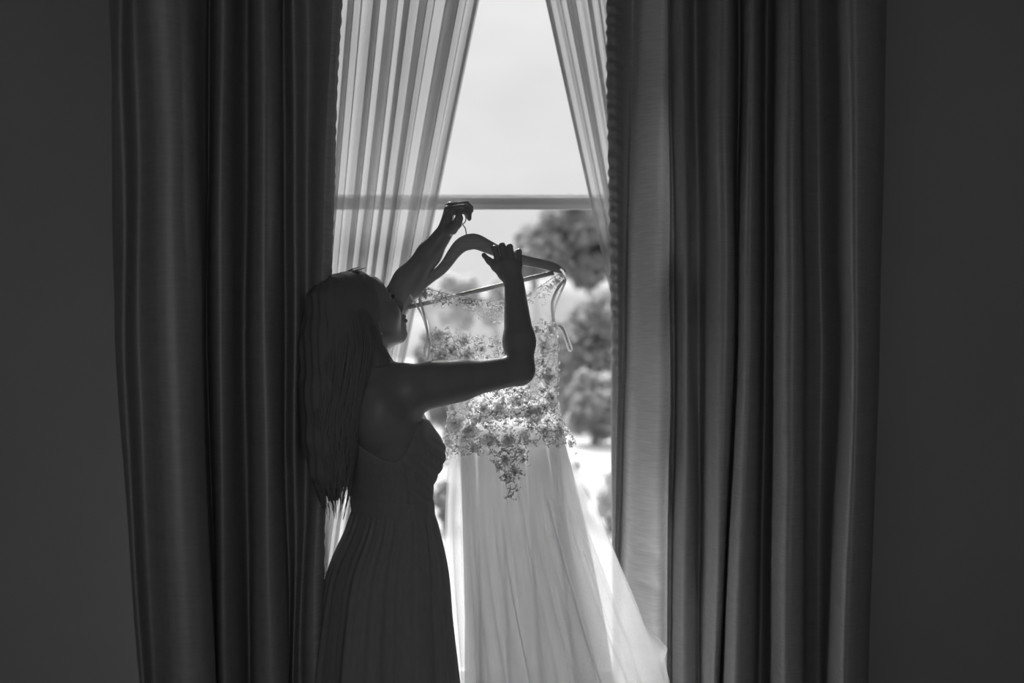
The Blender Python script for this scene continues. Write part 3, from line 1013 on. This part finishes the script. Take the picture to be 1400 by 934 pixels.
class Field:
    def __init__(s, xs, ys, zs):
        s.ax = [np.asarray(a, np.float32) for a in (xs, ys, zs)]
        s.phi = np.full([len(a) for a in s.ax], 1.0, np.float32)

    def win(s, lo, hi):
        sl, g = [], []
        for a, l, h in zip(s.ax, lo, hi):
            i, j = int(np.searchsorted(a, l)), int(np.searchsorted(a, h))
            sl.append(slice(i, max(j, i + 1))); g.append(a[i:max(j, i + 1)])
        return tuple(sl), g

    def op(s, d, sl, k, sub=False):
        a = s.phi[sl]
        if sub:
            d = -d
            if k > 0:
                h = np.maximum(k - np.abs(a - d), 0) / k
                s.phi[sl] = np.maximum(a, d) + h * h * k / 4
            else:
                s.phi[sl] = np.maximum(a, d)
        else:
            if k > 0:
                h = np.maximum(k - np.abs(a - d), 0) / k
                s.phi[sl] = np.minimum(a, d) - h * h * k / 4
            else:
                s.phi[sl] = np.minimum(a, d)

    def cone(s, a, b, r1, r2, k=0.01, sub=False):
        a, b = np.asarray(a, np.float32), np.asarray(b, np.float32)
        pad = max(k, 0.012) + 0.004
        R = max(r1, r2) + pad
        sl, (X, Y, Z) = s.win(np.minimum(a, b) - R, np.maximum(a, b) + R)
        ba = b - a
        L2 = float(ba @ ba) + 1e-12
        x, y, z = X[:, None, None] - a[0], Y[None, :, None] - a[1], Z[None, None, :] - a[2]
        t = np.clip((x * ba[0] + y * ba[1] + z * ba[2]) / L2, 0, 1)
        d = np.sqrt((x - t * ba[0]) ** 2 + (y - t * ba[1]) ** 2 + (z - t * ba[2]) ** 2) - (r1 + (r2 - r1) * t)
        s.op(d, sl, k, sub)

    def chain(s, pts, rads, k=0.01):
        for i in range(len(pts) - 1):
            s.cone(pts[i], pts[i + 1], rads[i], rads[i + 1], k)

    def ell(s, c, rad, ax=None, k=0.01, sub=False):
        """ellipsoid with axes ax (rows) and radii rad"""
        c = np.asarray(c, np.float32)
        ax = np.eye(3) if ax is None else np.asarray(ax)
        R = max(rad) + max(k, 0.012) + 0.004
        sl, (X, Y, Z) = s.win(c - R, c + R)
        x, y, z = X[:, None, None] - c[0], Y[None, :, None] - c[1], Z[None, None, :] - c[2]
        q0 = q1 = 0
        for i in range(3):
            p = x * np.float32(ax[i][0]) + y * np.float32(ax[i][1]) + z * np.float32(ax[i][2])
            q0 = q0 + (p / rad[i]) ** 2
            q1 = q1 + (p / rad[i] ** 2) ** 2
        k0, k1 = np.sqrt(q0), np.sqrt(q1) + 1e-9
        s.op(k0 * (k0 - 1) / k1, sl, k, sub)

    def mesh(s):
        """naive surface nets"""
        phi = s.phi
        ins = phi < 0
        nx, ny, nz = phi.shape
        cnt = np.zeros((nx - 1, ny - 1, nz - 1), np.uint8)
        for i in (0, 1):
            for j in (0, 1):
                for k in (0, 1):
                    cnt += ins[i:nx - 1 + i, j:ny - 1 + j, k:nz - 1 + k]
        act = np.argwhere((cnt > 0) & (cnt < 8))
        idx = np.full(cnt.shape, -1, np.int32)
        idx[act[:, 0], act[:, 1], act[:, 2]] = np.arange(len(act))
        corners = [(i, j, k) for i in (0, 1) for j in (0, 1) for k in (0, 1)]
        val = {c: phi[act[:, 0] + c[0], act[:, 1] + c[1], act[:, 2] + c[2]] for c in corners}
        acc = np.zeros((len(act), 3)); num = np.zeros(len(act))
        for c in corners:
            for d in range(3):
                if c[d] == 0:
                    e = list(c); e[d] = 1; e = tuple(e)
                    a, b = val[c], val[e]
                    m = (a < 0) != (b < 0)
                    t = np.where(m, a / np.where(m, a - b, 1), 0)
                    p = np.tile(np.array(c, float), (len(act), 1))
                    p[:, d] = t
                    acc[m] += p[m]; num[m] += 1
        loc = act + acc / num[:, None]
        V = np.stack([np.interp(loc[:, d], np.arange(len(s.ax[d])), s.ax[d]) for d in range(3)], -1)
        faces = []
        for d in range(3):
            A = [slice(None)] * 3; B = [slice(None)] * 3
            A[d] = slice(0, -1); B[d] = slice(1, None)
            ch = ins[tuple(A)] != ins[tuple(B)]
            e = np.argwhere(ch)
            u, w = (d + 1) % 3, (d + 2) % 3
            ok = (e[:, u] > 0) & (e[:, w] > 0) & (e[:, u] < phi.shape[u] - 1) & (e[:, w] < phi.shape[w] - 1)
            e = e[ok]
            def cell(du, dw):
                q = e.copy(); q[:, u] -= du; q[:, w] -= dw
                return idx[q[:, 0], q[:, 1], q[:, 2]]
            q = np.stack([cell(1, 1), cell(0, 1), cell(0, 0), cell(1, 0)], -1)
            flip = ~ins[e[:, 0], e[:, 1], e[:, 2]]
            q[flip] = q[flip][:, ::-1]
            faces.append(q)
        return V, np.concatenate(faces)


def relax(V, Q, it=2, lam=0.5):
    """light Laplacian smoothing along the edges"""
    V = V.copy()
    e = np.concatenate([Q[:, [0, 1]], Q[:, [1, 2]], Q[:, [2, 3]], Q[:, [3, 0]]])
    for _ in range(it):
        s = np.zeros_like(V); n = np.zeros(len(V))
        for a, b in ((0, 1), (1, 0)):
            for d in range(3):
                s[:, d] += np.bincount(e[:, a], V[e[:, b], d], len(V))
            n += np.bincount(e[:, a], minlength=len(V))
        V += lam * (s / np.maximum(n, 1)[:, None] - V)
    return V


# torso table: height, centre x, centre y, half width (side to side), half depth
TZ = np.array([0.70, 0.78, 0.86, 0.95, 1.04, 1.12, 1.20, 1.28, 1.34, 1.39])
TX = np.array([-.322, -.318, -.313, -.306, -.302, -.312, -.328, -.343, -.351, -.355])
TY = np.array([2.862, 2.866, 2.871, 2.877, 2.880, 2.869, 2.853, 2.838, 2.830, 2.826])
TA = np.array([0.138, 0.150, 0.150, 0.136, 0.114, 0.124, 0.140, 0.150, 0.146, 0.105])
TB = np.array([0.100, 0.105, 0.104, 0.095, 0.083, 0.090, 0.098, 0.096, 0.080, 0.052])


def torso_at(z):
    return [smooth_interp(z, TZ, t) for t in (TX, TY, TA, TB)]


def torso_field(fld, k, off=0.0, z0=0.70, z1=1.39, sub=False):
    lo = (TX.min() - 0.24, TY.min() - 0.24, z0 - 0.03); hi = (TX.max() + 0.24, TY.max() + 0.24, z1 + 0.03)
    sl, (X, Y, Z) = fld.win(lo, hi)
    cx, cy, a, b = torso_at(np.clip(Z, TZ[0], TZ[-1]).astype(float))
    a = a + off; b = b + off
    x = X[:, None, None] - cx[None, None]; y = Y[None, :, None] - cy[None, None]
    u = x * l3[0] + y * l3[1]; v = x * f3[0] + y * f3[1]
    q = np.sqrt((u / a) ** 2 + (v / b) ** 2)
    q1 = np.sqrt((u / a ** 2) ** 2 + (v / b ** 2) ** 2) + 1e-9
    d = q * (q - 1) / q1
    dz = np.maximum(z0 - Z, Z - z1)[None, None]
    d = np.maximum(d, dz)
    fld.op(d.astype(np.float32), sl, k, sub)


def tc_(z, fwd=0.0, left=0.0):
    x, y, a, b = torso_at(np.array(float(z)))
    return np.array((float(x), float(y), z)) + f3 * fwd + l3 * left


def bust(fld, k, off=0.0):
    for s in (-1, 1):
        fld.ell(tc_(1.184, 0.060, s * 0.066), (0.060 + off, 0.060 + off, 0.066 + off), np.array([f3, l3, (0, 0, 1)]), k)
        fld.cone(tc_(1.29, 0.055, s * 0.066), tc_(1.195, 0.073, s * 0.067), 0.030 + off, 0.046 + off, k)


SHR, SHL = P(556, 533, 2.735), P(456, 512, 2.93)
ELR, WRR = P(710, 506, 2.85), P(703, 386, 2.955)
ELL_, WRL = P(535, 420, 3.03), P(610, 315, 2.985)
yaw = math.radians(30); pit = math.radians(33)
hf = np.array((math.cos(pit) * math.cos(yaw), math.cos(pit) * math.sin(yaw), math.sin(pit)))
hs = np.array((-math.sin(yaw), math.cos(yaw), 0.0))       # her left
hu = np.cross(hf, hs)
HC = P(495, 433, 2.87)
HA = np.array([hf, hs, hu])


def H(a, b, c): return HC + hf * a + hs * b + hu * c


zs = np.concatenate([np.arange(-0.02, 0.80, 0.012), np.arange(0.80, 1.30, 0.004), np.arange(1.30, 1.86, 0.0021)])
B = Field(np.arange(-0.60, 0.085, 0.0023), np.arange(2.56, 3.17, 0.0023), zs)
# legs and feet (under the skirt)
for s in (-1, 1):
    hip, knee, ank = tc_(0.80, 0, s * 0.085), tc_(0.72, 0.02, s * 0.08) * (1, 1, 0) + (0, 0, 0.46), tc_(0.72, -0.02, s * 0.075) * (1, 1, 0) + (0, 0, 0.08)
    B.chain([hip, knee, ank], [0.08, 0.052, 0.036], 0.03)
    B.chain([ank - (0, 0, 0.03), ank + f3 * 0.09 - (0, 0, 0.05), ank + f3 * 0.15 - (0, 0, 0.06)], [0.036, 0.03, 0.022], 0.02)
torso_field(B, 0.03)
bust(B, 0.035)
# shoulders, blades, neck
nb = tc_(1.385, -0.01)
B.cone(nb + (0, 0, 0.0), SHR, 0.055, 0.052, 0.05)
B.cone(nb + (0, 0, 0.0), SHL, 0.055, 0.052, 0.05)
for s in (-1, 1):
    B.ell(tc_(1.29, -0.062, s * 0.075), (0.038, 0.05, 0.075), np.array([f3, l3, (0, 0, 1)]), 0.03)
B.cone(nb, H(-0.022, 0, -0.06), 0.052, 0.050, 0.04)
# right arm
upm = SHR * 0.55 + ELR * 0.45
B.chain([SHR, SHR * 0.75 + ELR * 0.25 + (0, 0, 0.002), upm, ELR], [0.053, 0.050, 0.045, 0.036], 0.03)
fm_ = ELR * 0.68 + WRR * 0.32
B.chain([ELR, fm_ + (0.004, 0, 0), WRR], [0.036, 0.039, 0.0255], 0.018)
# left arm
upl = SHL * 0.5 + ELL_ * 0.5
B.chain([SHL, upl, ELL_], [0.05, 0.043, 0.039], 0.03)
fl_ = ELL_ * 0.66 + WRL * 0.34
B.chain([ELL_, fl_, ELL_ * 0.3 + WRL * 0.7, WRL], [0.041, 0.041, 0.030, 0.0225], 0.02)
# right hand over the hanger, back of the hand to the room
KN = [(682.5, 360.5, 2.958), (692, 358, 2.953), (700.5, 358, 2.953), (709, 362, 2.958)]
PI_ = [(676, 340, 2.966), (686.5, 336, 2.966), (697, 337.5, 2.966), (709.5, 344, 2.966)]
DI = [(674, 336.5, 3.000), (685.5, 337, 3.003), (695, 338.5, 3.003), (706.5, 345, 2.998)]
TI = [(673, 344, 3.012), (686, 349, 3.014), (695.5, 350, 3.014), (706, 354, 3.008)]
RF = [(0.0092, 0.0085, 0.0078, 0.0068), (0.0095, 0.0088, 0.008, 0.007), (0.0092, 0.0085, 0.0078, 0.0068), (0.0085, 0.0078, 0.0072, 0.0062)]
for kx in KN:
    B.cone(P(*kx), WRR * 0.9 + P(*kx) * 0.1, 0.0108, 0.0165, 0.010)
for i in range(4):
    B.chain([P(*KN[i]), P(*PI_[i]), P(*DI[i]), P(*TI[i])], RF[i], 0.0025)
B.chain([P(697, 385, 2.95), P(687, 377, 2.953), P(677, 366, 2.958), P(669, 357, 2.961), P(661.5, 349, 2.964)], [0.014, 0.0098, 0.0085, 0.0078, 0.0068], 0.008)
# left hand pinching the hook, palm side to the room
KL = [(614, 292, 2.962), (612.5, 286.5, 2.978), (614, 282, 2.994), (617, 280, 3.008)]
PL = [(632, 288, 2.962), (636, 283, 2.978), (638, 279, 2.994), (635, 278.5, 3.008)]
DL = [(641, 292, 2.968), (643.5, 287.5, 2.982), (643.5, 284, 2.996), (640.5, 283, 3.008)]
TLF = [(641.5, 299, 2.974), (639, 296, 2.986), (637, 292, 2.998), (635, 290, 3.008)]
for kx in KL:
    B.cone(P(*kx), WRL * 0.85 + P(*kx) * 0.15, 0.0105, 0.015, 0.010)
for i in range(4):
    B.chain([P(*KL[i]), P(*PL[i]), P(*DL[i]), P(*TLF[i])], [v * 0.95 for v in RF[i]], 0.0025)
B.chain([P(618, 313, 2.968), P(625, 306, 2.95), P(627.5, 299, 2.946), P(627.5, 292.5, 2.952)], [0.016, 0.0115, 0.0095, 0.0082], 0.007)
# head
B.ell(H(-0.014, 0, 0.032), (0.094, 0.073, 0.082), HA, 0.02)
B.ell(H(0.022, 0, -0.022), (0.064, 0.060, 0.088), HA, 0.02)
B.ell(H(0.052, 0, 0.045), (0.036, 0.052, 0.038), HA, 0.02)
B.cone(H(0.064, 0.006, -0.096), H(0.064, -0.006, -0.096), 0.0165, 0.0165, 0.016)
for s in (-1, 1):
    B.cone(H(-0.012, s * 0.052, -0.058), H(0.050, s * 0.018, -0.095), 0.014, 0.014, 0.016)
    B.ell(H(0.052, s * 0.036, -0.026), (0.030, 0.026, 0.030), HA, 0.018)
    B.cone(H(0.083, s * 0.012, 0.017), H(0.070, s * 0.044, 0.016), 0.008, 0.008, 0.012)
    B.ell(H(0.092, s * 0.030, -0.001), (0.012, 0.017, 0.010), HA, 0.010, True)
    B.ell(H(0.073, s * 0.030, -0.002), (0.0125, 0.0135, 0.0125), HA, 0.003)
    B.ell(H(0.097, s * 0.011, -0.040), (0.009, 0.008, 0.007), HA, 0.005)
    B.ell(H(-0.014, s * 0.072, -0.016), (0.019, 0.009, 0.031), HA, 0.004)
    B.ell(H(-0.012, s * 0.082, -0.012), (0.010, 0.007, 0.018), HA, 0.003, True)
B.cone(H(0.084, 0, 0.008), H(0.106, 0, -0.034), 0.0075, 0.0095, 0.008)
B.cone(H(0.078, 0, -0.052), H(0.074, 0, -0.076), 0.018, 0.018, 0.012)
B.ell(H(0.0925, 0, -0.0605), (0.0085, 0.021, 0.0055), HA, 0.003)
B.ell(H(0.0905, 0, -0.0715), (0.0090, 0.019, 0.0065), HA, 0.003)
V, Q = B.mesh()
V = relax(V, Q, 3, 0.5)
del B

base = tc_(0.95) * (1, 1, 0)
woman = empty('person', base, 'long haired woman in a floor length frock, lifting a gown on its hanger', 'person')
obj('body', V, Q, M['skin'], woman)

# eyes and lashes
for s in (-1, 1):
    la_ = MB()
    for i in range(13):
        u = -1 + 2 * i / 12
        r0 = H(0.083 - 0.004 * u * u, s * (0.030 + 0.013 * u), 0.005 - 0.004 * u * u)
        la_.tube([r0, r0 + hf * 0.005 + hu * 0.001, r0 + hf * 0.009 + hu * 0.005 + hs * s * 0.002 * u], [0.0006, 0.0005, 0.0002], 4)
    la_.build('eyelashes', M['lash'], woman)
    br = MB()
    br.tube(catmull([H(0.0905, s * 0.012, 0.018), H(0.0885, s * 0.028, 0.024), H(0.075, s * 0.046, 0.018)], 5), [0.0022] * 4 + [0.002] * 4 + [0.001] * 3, 6)
    br.build('eyebrow', M['lash'], woman)
# earring on the visible ear
e0 = H(-0.008, -0.079, -0.046)
em = MB()
a = np.linspace(0, math.pi, 7)
rr = 0.0032
sp = [e0 + np.array((0, -0.002, 0)) + rr * np.array((math.sin(p) * math.cos(q), math.sin(p) * math.sin(q), math.cos(p))) for p in a for q in np.arange(8) / 8 * 6.283]
em.add(sp, [(i * 8 + j, (i + 1) * 8 + j, (i + 1) * 8 + (j + 1) % 8, i * 8 + (j + 1) % 8) for i in range(6) for j in range(8)])
o = em.build('earring', M['pearl'], woman); o['label'] = 'small bright stud earring'
# nails of the left thumb and fingers
for q, d in (((627.5, 293.5, 2.9435), (0, -1)),):
    n_ = Field(np.arange(-0.22, -0.08, 0.0012), np.arange(2.92, 2.97, 0.0012), np.arange(1.74, 1.86, 0.0012))
    n_.ell(P(*q), (0.0052, 0.0022, 0.0066), None, 0)
    nv, nq = n_.mesh()
    obj('thumb_nail', nv, nq, M['nail'], woman)

# bodice of her frock: the torso, a little larger, cut along the low back neckline
Bz = np.arange(1.00, 1.34, 0.0032)
B2 = Field(np.arange(-0.56, -0.08, 0.0032), np.arange(2.62, 3.10, 0.0032), Bz)
torso_field(B2, 0.0, 0.006, 0.9, 1.39)
bust(B2, 0.03, 0.005)
X, Y, Z = B2.ax
cx, cy, _, _ = torso_at(np.clip(Z, 0.7, 1.39).astype(float))
x = X[:, None, None] - cx[None, None]; y = Y[None, :, None] - cy[None, None]
u = x * l3[0] + y * l3[1]; v = x * f3[0] + y * f3[1]
ang = np.arctan2(u, v)                                   # 0 = front, +-pi = back
aa = np.abs(ang)
top = np.interp(aa, [0, 0.5, 0.95, 1.3, 1.5, 1.62, 1.78, 1.9, 2.0, 2.1, 2.25, 2.5, 2.86, 3.15], [1.262, 1.27, 1.278, 1.282, 1.272, 1.245, 1.207, 1.188, 1.18, 1.181, 1.187, 1.203, 1.234, 1.248])
# soft diagonal shirring
fold = 0.0022 * np.sin((Z[None, None] * 1.0 + 0.10 * ang) * 2 * math.pi / 0.034) * (aa < 1.9) * np.clip((1.25 - Z[None, None]) / 0.05, 0, 1)
B2.phi = np.maximum(np.maximum(B2.phi - fold.astype(np.float32), (Z[None, None] - top).astype(np.float32) * 0.8), (1.02 - Z[None, None]).astype(np.float32)).astype(np.float32)
V, Q = B2.mesh()
obj('frock_bodice', relax(V, Q, 2), Q, M['frock'], woman)
del B2
# zip seam down the side
sm = MB()
zz = np.linspace(1.174, 1.075, 20)
sp = []
for z in zz:
    X0, Y0, a_, b_ = [float(q) for q in torso_at(np.array(z))]
    th = -1.98
    sp.append(np.array((X0, Y0, z)) + f3 * (b_ + 0.007) * math.cos(th) + l3 * (a_ + 0.007) * math.sin(th))
sm.tube(np.array(sp), 0.0014, 6)
sm.build('side_zip', M['frock'], woman)
# waistband
def ring(zs_, off, n=96):
    V = np.zeros((n, len(zs_), 3))
    th = np.arange(n) / n * 2 * math.pi
    for j, (z, o_) in enumerate(zip(zs_, off)):
        X0, Y0, a_, b_ = [float(q) for q in torso_at(np.array(z))]
        V[:, j] = np.array((X0, Y0, z)) + np.outer(np.cos(th) * (b_ + o_), f3) + np.outer(np.sin(th) * (a_ + o_), l3)
    return V.reshape(-1, 3), grid_faces(n, len(zs_), True)


V, Fc = ring(np.linspace(1.025, 1.075, 8), [0.006, 0.0085, 0.0095, 0.0095, 0.0095, 0.0095, 0.0085, 0.006])
obj('waistband', V, Fc, M['frock'], woman)
# gathered skirt to the floor
n, nv = 420, 110
th = np.arange(n) / n * 2 * math.pi
SZ = np.linspace(1.04, 0.012, nv)
V = np.zeros((n, nv, 3))
kz = [0.0, 0.30, 0.62, 0.763, 0.91, 1.0, 1.04]
ka = [0.275, 0.235, 0.192, 0.176, 0.158, 0.132, 0.122]
kb = [0.255, 0.215, 0.180, 0.163, 0.140, 0.105, 0.092]
kx = [-.318, -.318, -.318, -.318, -.312, -.303, -.302]
ky = [2.865, 2.865, 2.865, 2.867, 2.873, 2.879, 2.880]
rs = np.random.default_rng(9)
ph = rs.uniform(0, 6.28, 6)
g = np.sin(th * 31 + 1.5 * np.sin(th * 4 + ph[0]) + ph[1]) + 0.6 * np.sin(th * 53 + 1.2 * np.sin(th * 5) + ph[2])
g2 = np.sin(th * 13 + 1.3 * np.sin(th * 3 + ph[3])) + 0.5 * np.sin(th * 21 + ph[4])
for j, z in enumerate(SZ):
    a_, b_, X0, Y0 = [smooth_interp(z, kz, q) for q in (ka, kb, kx, ky)]
    w = 1.04 - z
    am = 0.0020 * min(1, w / 0.03) * math.exp(-w * 7) * g + 0.008 * min(1, w / 0.6) * g2 + 0.0006 * g * min(1, w / 0.3)
    V[:, j] = np.array((X0, Y0, z)) + np.outer(np.cos(th) * (b_ + am), f3) + np.outer(np.sin(th) * (a_ + am), l3)
obj('frock_skirt', V.reshape(-1, 3), grid_faces(n, nv, True), M['frock'], woman)

# hair: solid mass plus locks
hz = np.arange(0.98, 1.72, 0.004)
HF = Field(np.arange(-0.58, -0.24, 0.004), np.arange(2.60, 3.02, 0.004), hz)
HF.ell(H(-0.018, 0, 0.036), (0.104, 0.084, 0.090), HA, 0.0)
chain = [(462, 425, 2.815, 46), (463, 475, 2.80, 50), (458, 540, 2.765, 45), (450, 600, 2.745, 34), (450, 645, 2.74, 22), (456, 676, 2.74, 9)]
HF.chain([P(a, b, c) for a, b, c, r in chain], [r * 2.78 / F for a, b, c, r in chain], 0.03)
HF.cone(P(497, 455, 2.80), P(520, 497, 2.76), 0.028, 0.020, 0.03)
HF.cone(P(520, 497, 2.76), P(500, 560, 2.72), 0.020, 0.012, 0.02)
HF.ell(H(0.085, 0, -0.015), (0.058, 0.100, 0.080), HA, 0.035, True)      # the face stays free
V, Q = HF.mesh()
V = relax(V, Q, 2)
rough = np.sin(V[:, 0] * 310 + V[:, 2] * 18) * 0.0014 + np.sin(V[:, 0] * 170 - V[:, 2] * 9 + V[:, 1] * 200) * 0.0018
V[:, 0] += rough; V[:, 1] += rough * 0.6
hair = obj('hair', V, Q, M['hair'], woman)
cy_ = np.array([372, 395, 425, 475, 540, 600, 645, 680, 706])
cl_ = np.array([472, 440, 420, 412, 411, 414, 424, 434, 444])
cr_ = np.array([500, 508, 508, 522, 508, 490, 482, 477, 470])
cd_ = np.array([2.86, 2.84, 2.815, 2.80, 2.765, 2.745, 2.74, 2.74, 2.74])
ck_ = np.array([0.0, 0.04, 0.076, 0.094, 0.086, 0.066, 0.045, 0.03, 0.02])
lk = MB()
rh = random.Random(5)
for i in range(420):
    s = rh.uniform(-1, 1); side = rh.choice((-1, -1, -1, 1))
    end = rh.uniform(540, 690) if rh.random() < 0.55 else rh.uniform(630, 712)
    y0 = rh.uniform(372, 420)
    ys = np.linspace(y0, end, 16)
    L, R = np.interp(ys, cy_, cl_), np.interp(ys, cy_, cr_)
    fr_ = rh.uniform(0.02, 0.035); p0 = rh.uniform(0, 6.28)
    ss = np.clip(s + (0.08 + 0.22 * np.clip((ys - 560) / 120, 0, 1)) * np.sin(ys * fr_ + p0) * np.clip((ys - 420) / 150, 0, 1), -1, 1)
    pxs = (L + R) / 2 + ss * (R - L) / 2 * rh.uniform(0.93, 1.02)
    Yc = np.interp(ys, cy_, cd_) + side * np.interp(ys, cy_, ck_) * np.sqrt(np.clip(1 - ss ** 2, 0, 1)) * rh.uniform(0.97, 1.05)
    W = np.array([P(a, b, c) for a, b, c in zip(pxs, ys, Yc)])
    rad = np.concatenate([np.linspace(0.0008, 0.0026, 4), np.linspace(0.0026, 0.0028, 8), np.linspace(0.0026, 0.0005, 4)]) * rh.uniform(0.7, 1.1)
    lk.tube(W, rad, 5)
# a short tuft at the hairline and wisps beside the neck
for i in range(40):
    q = rh.uniform(-0.05, 0.05)
    a0 = H(0.0 + rh.uniform(-0.03, 0.02), q, 0.118 - 9 * q * q)
    lk.tube([a0, a0 + hf * 0.02 - hu * 0.002, a0 + hf * rh.uniform(0.034, 0.05) - hu * 0.008], [0.0022, 0.002, 0.0005], 4)
for i in range(16):
    x0 = 515 + rh.uniform(-6, 6)
    lk.tube(np.array([P(x0 - 8, 445, 2.77), P(x0 + 2, 470, 2.765), P(x0 + 14 + rh.uniform(-4, 4), 494, 2.75)]), [0.003, 0.003, 0.0008], 4)
l_ = lk.build('hair_locks', M['hair'], hair); l_['kind'] = 'stuff'
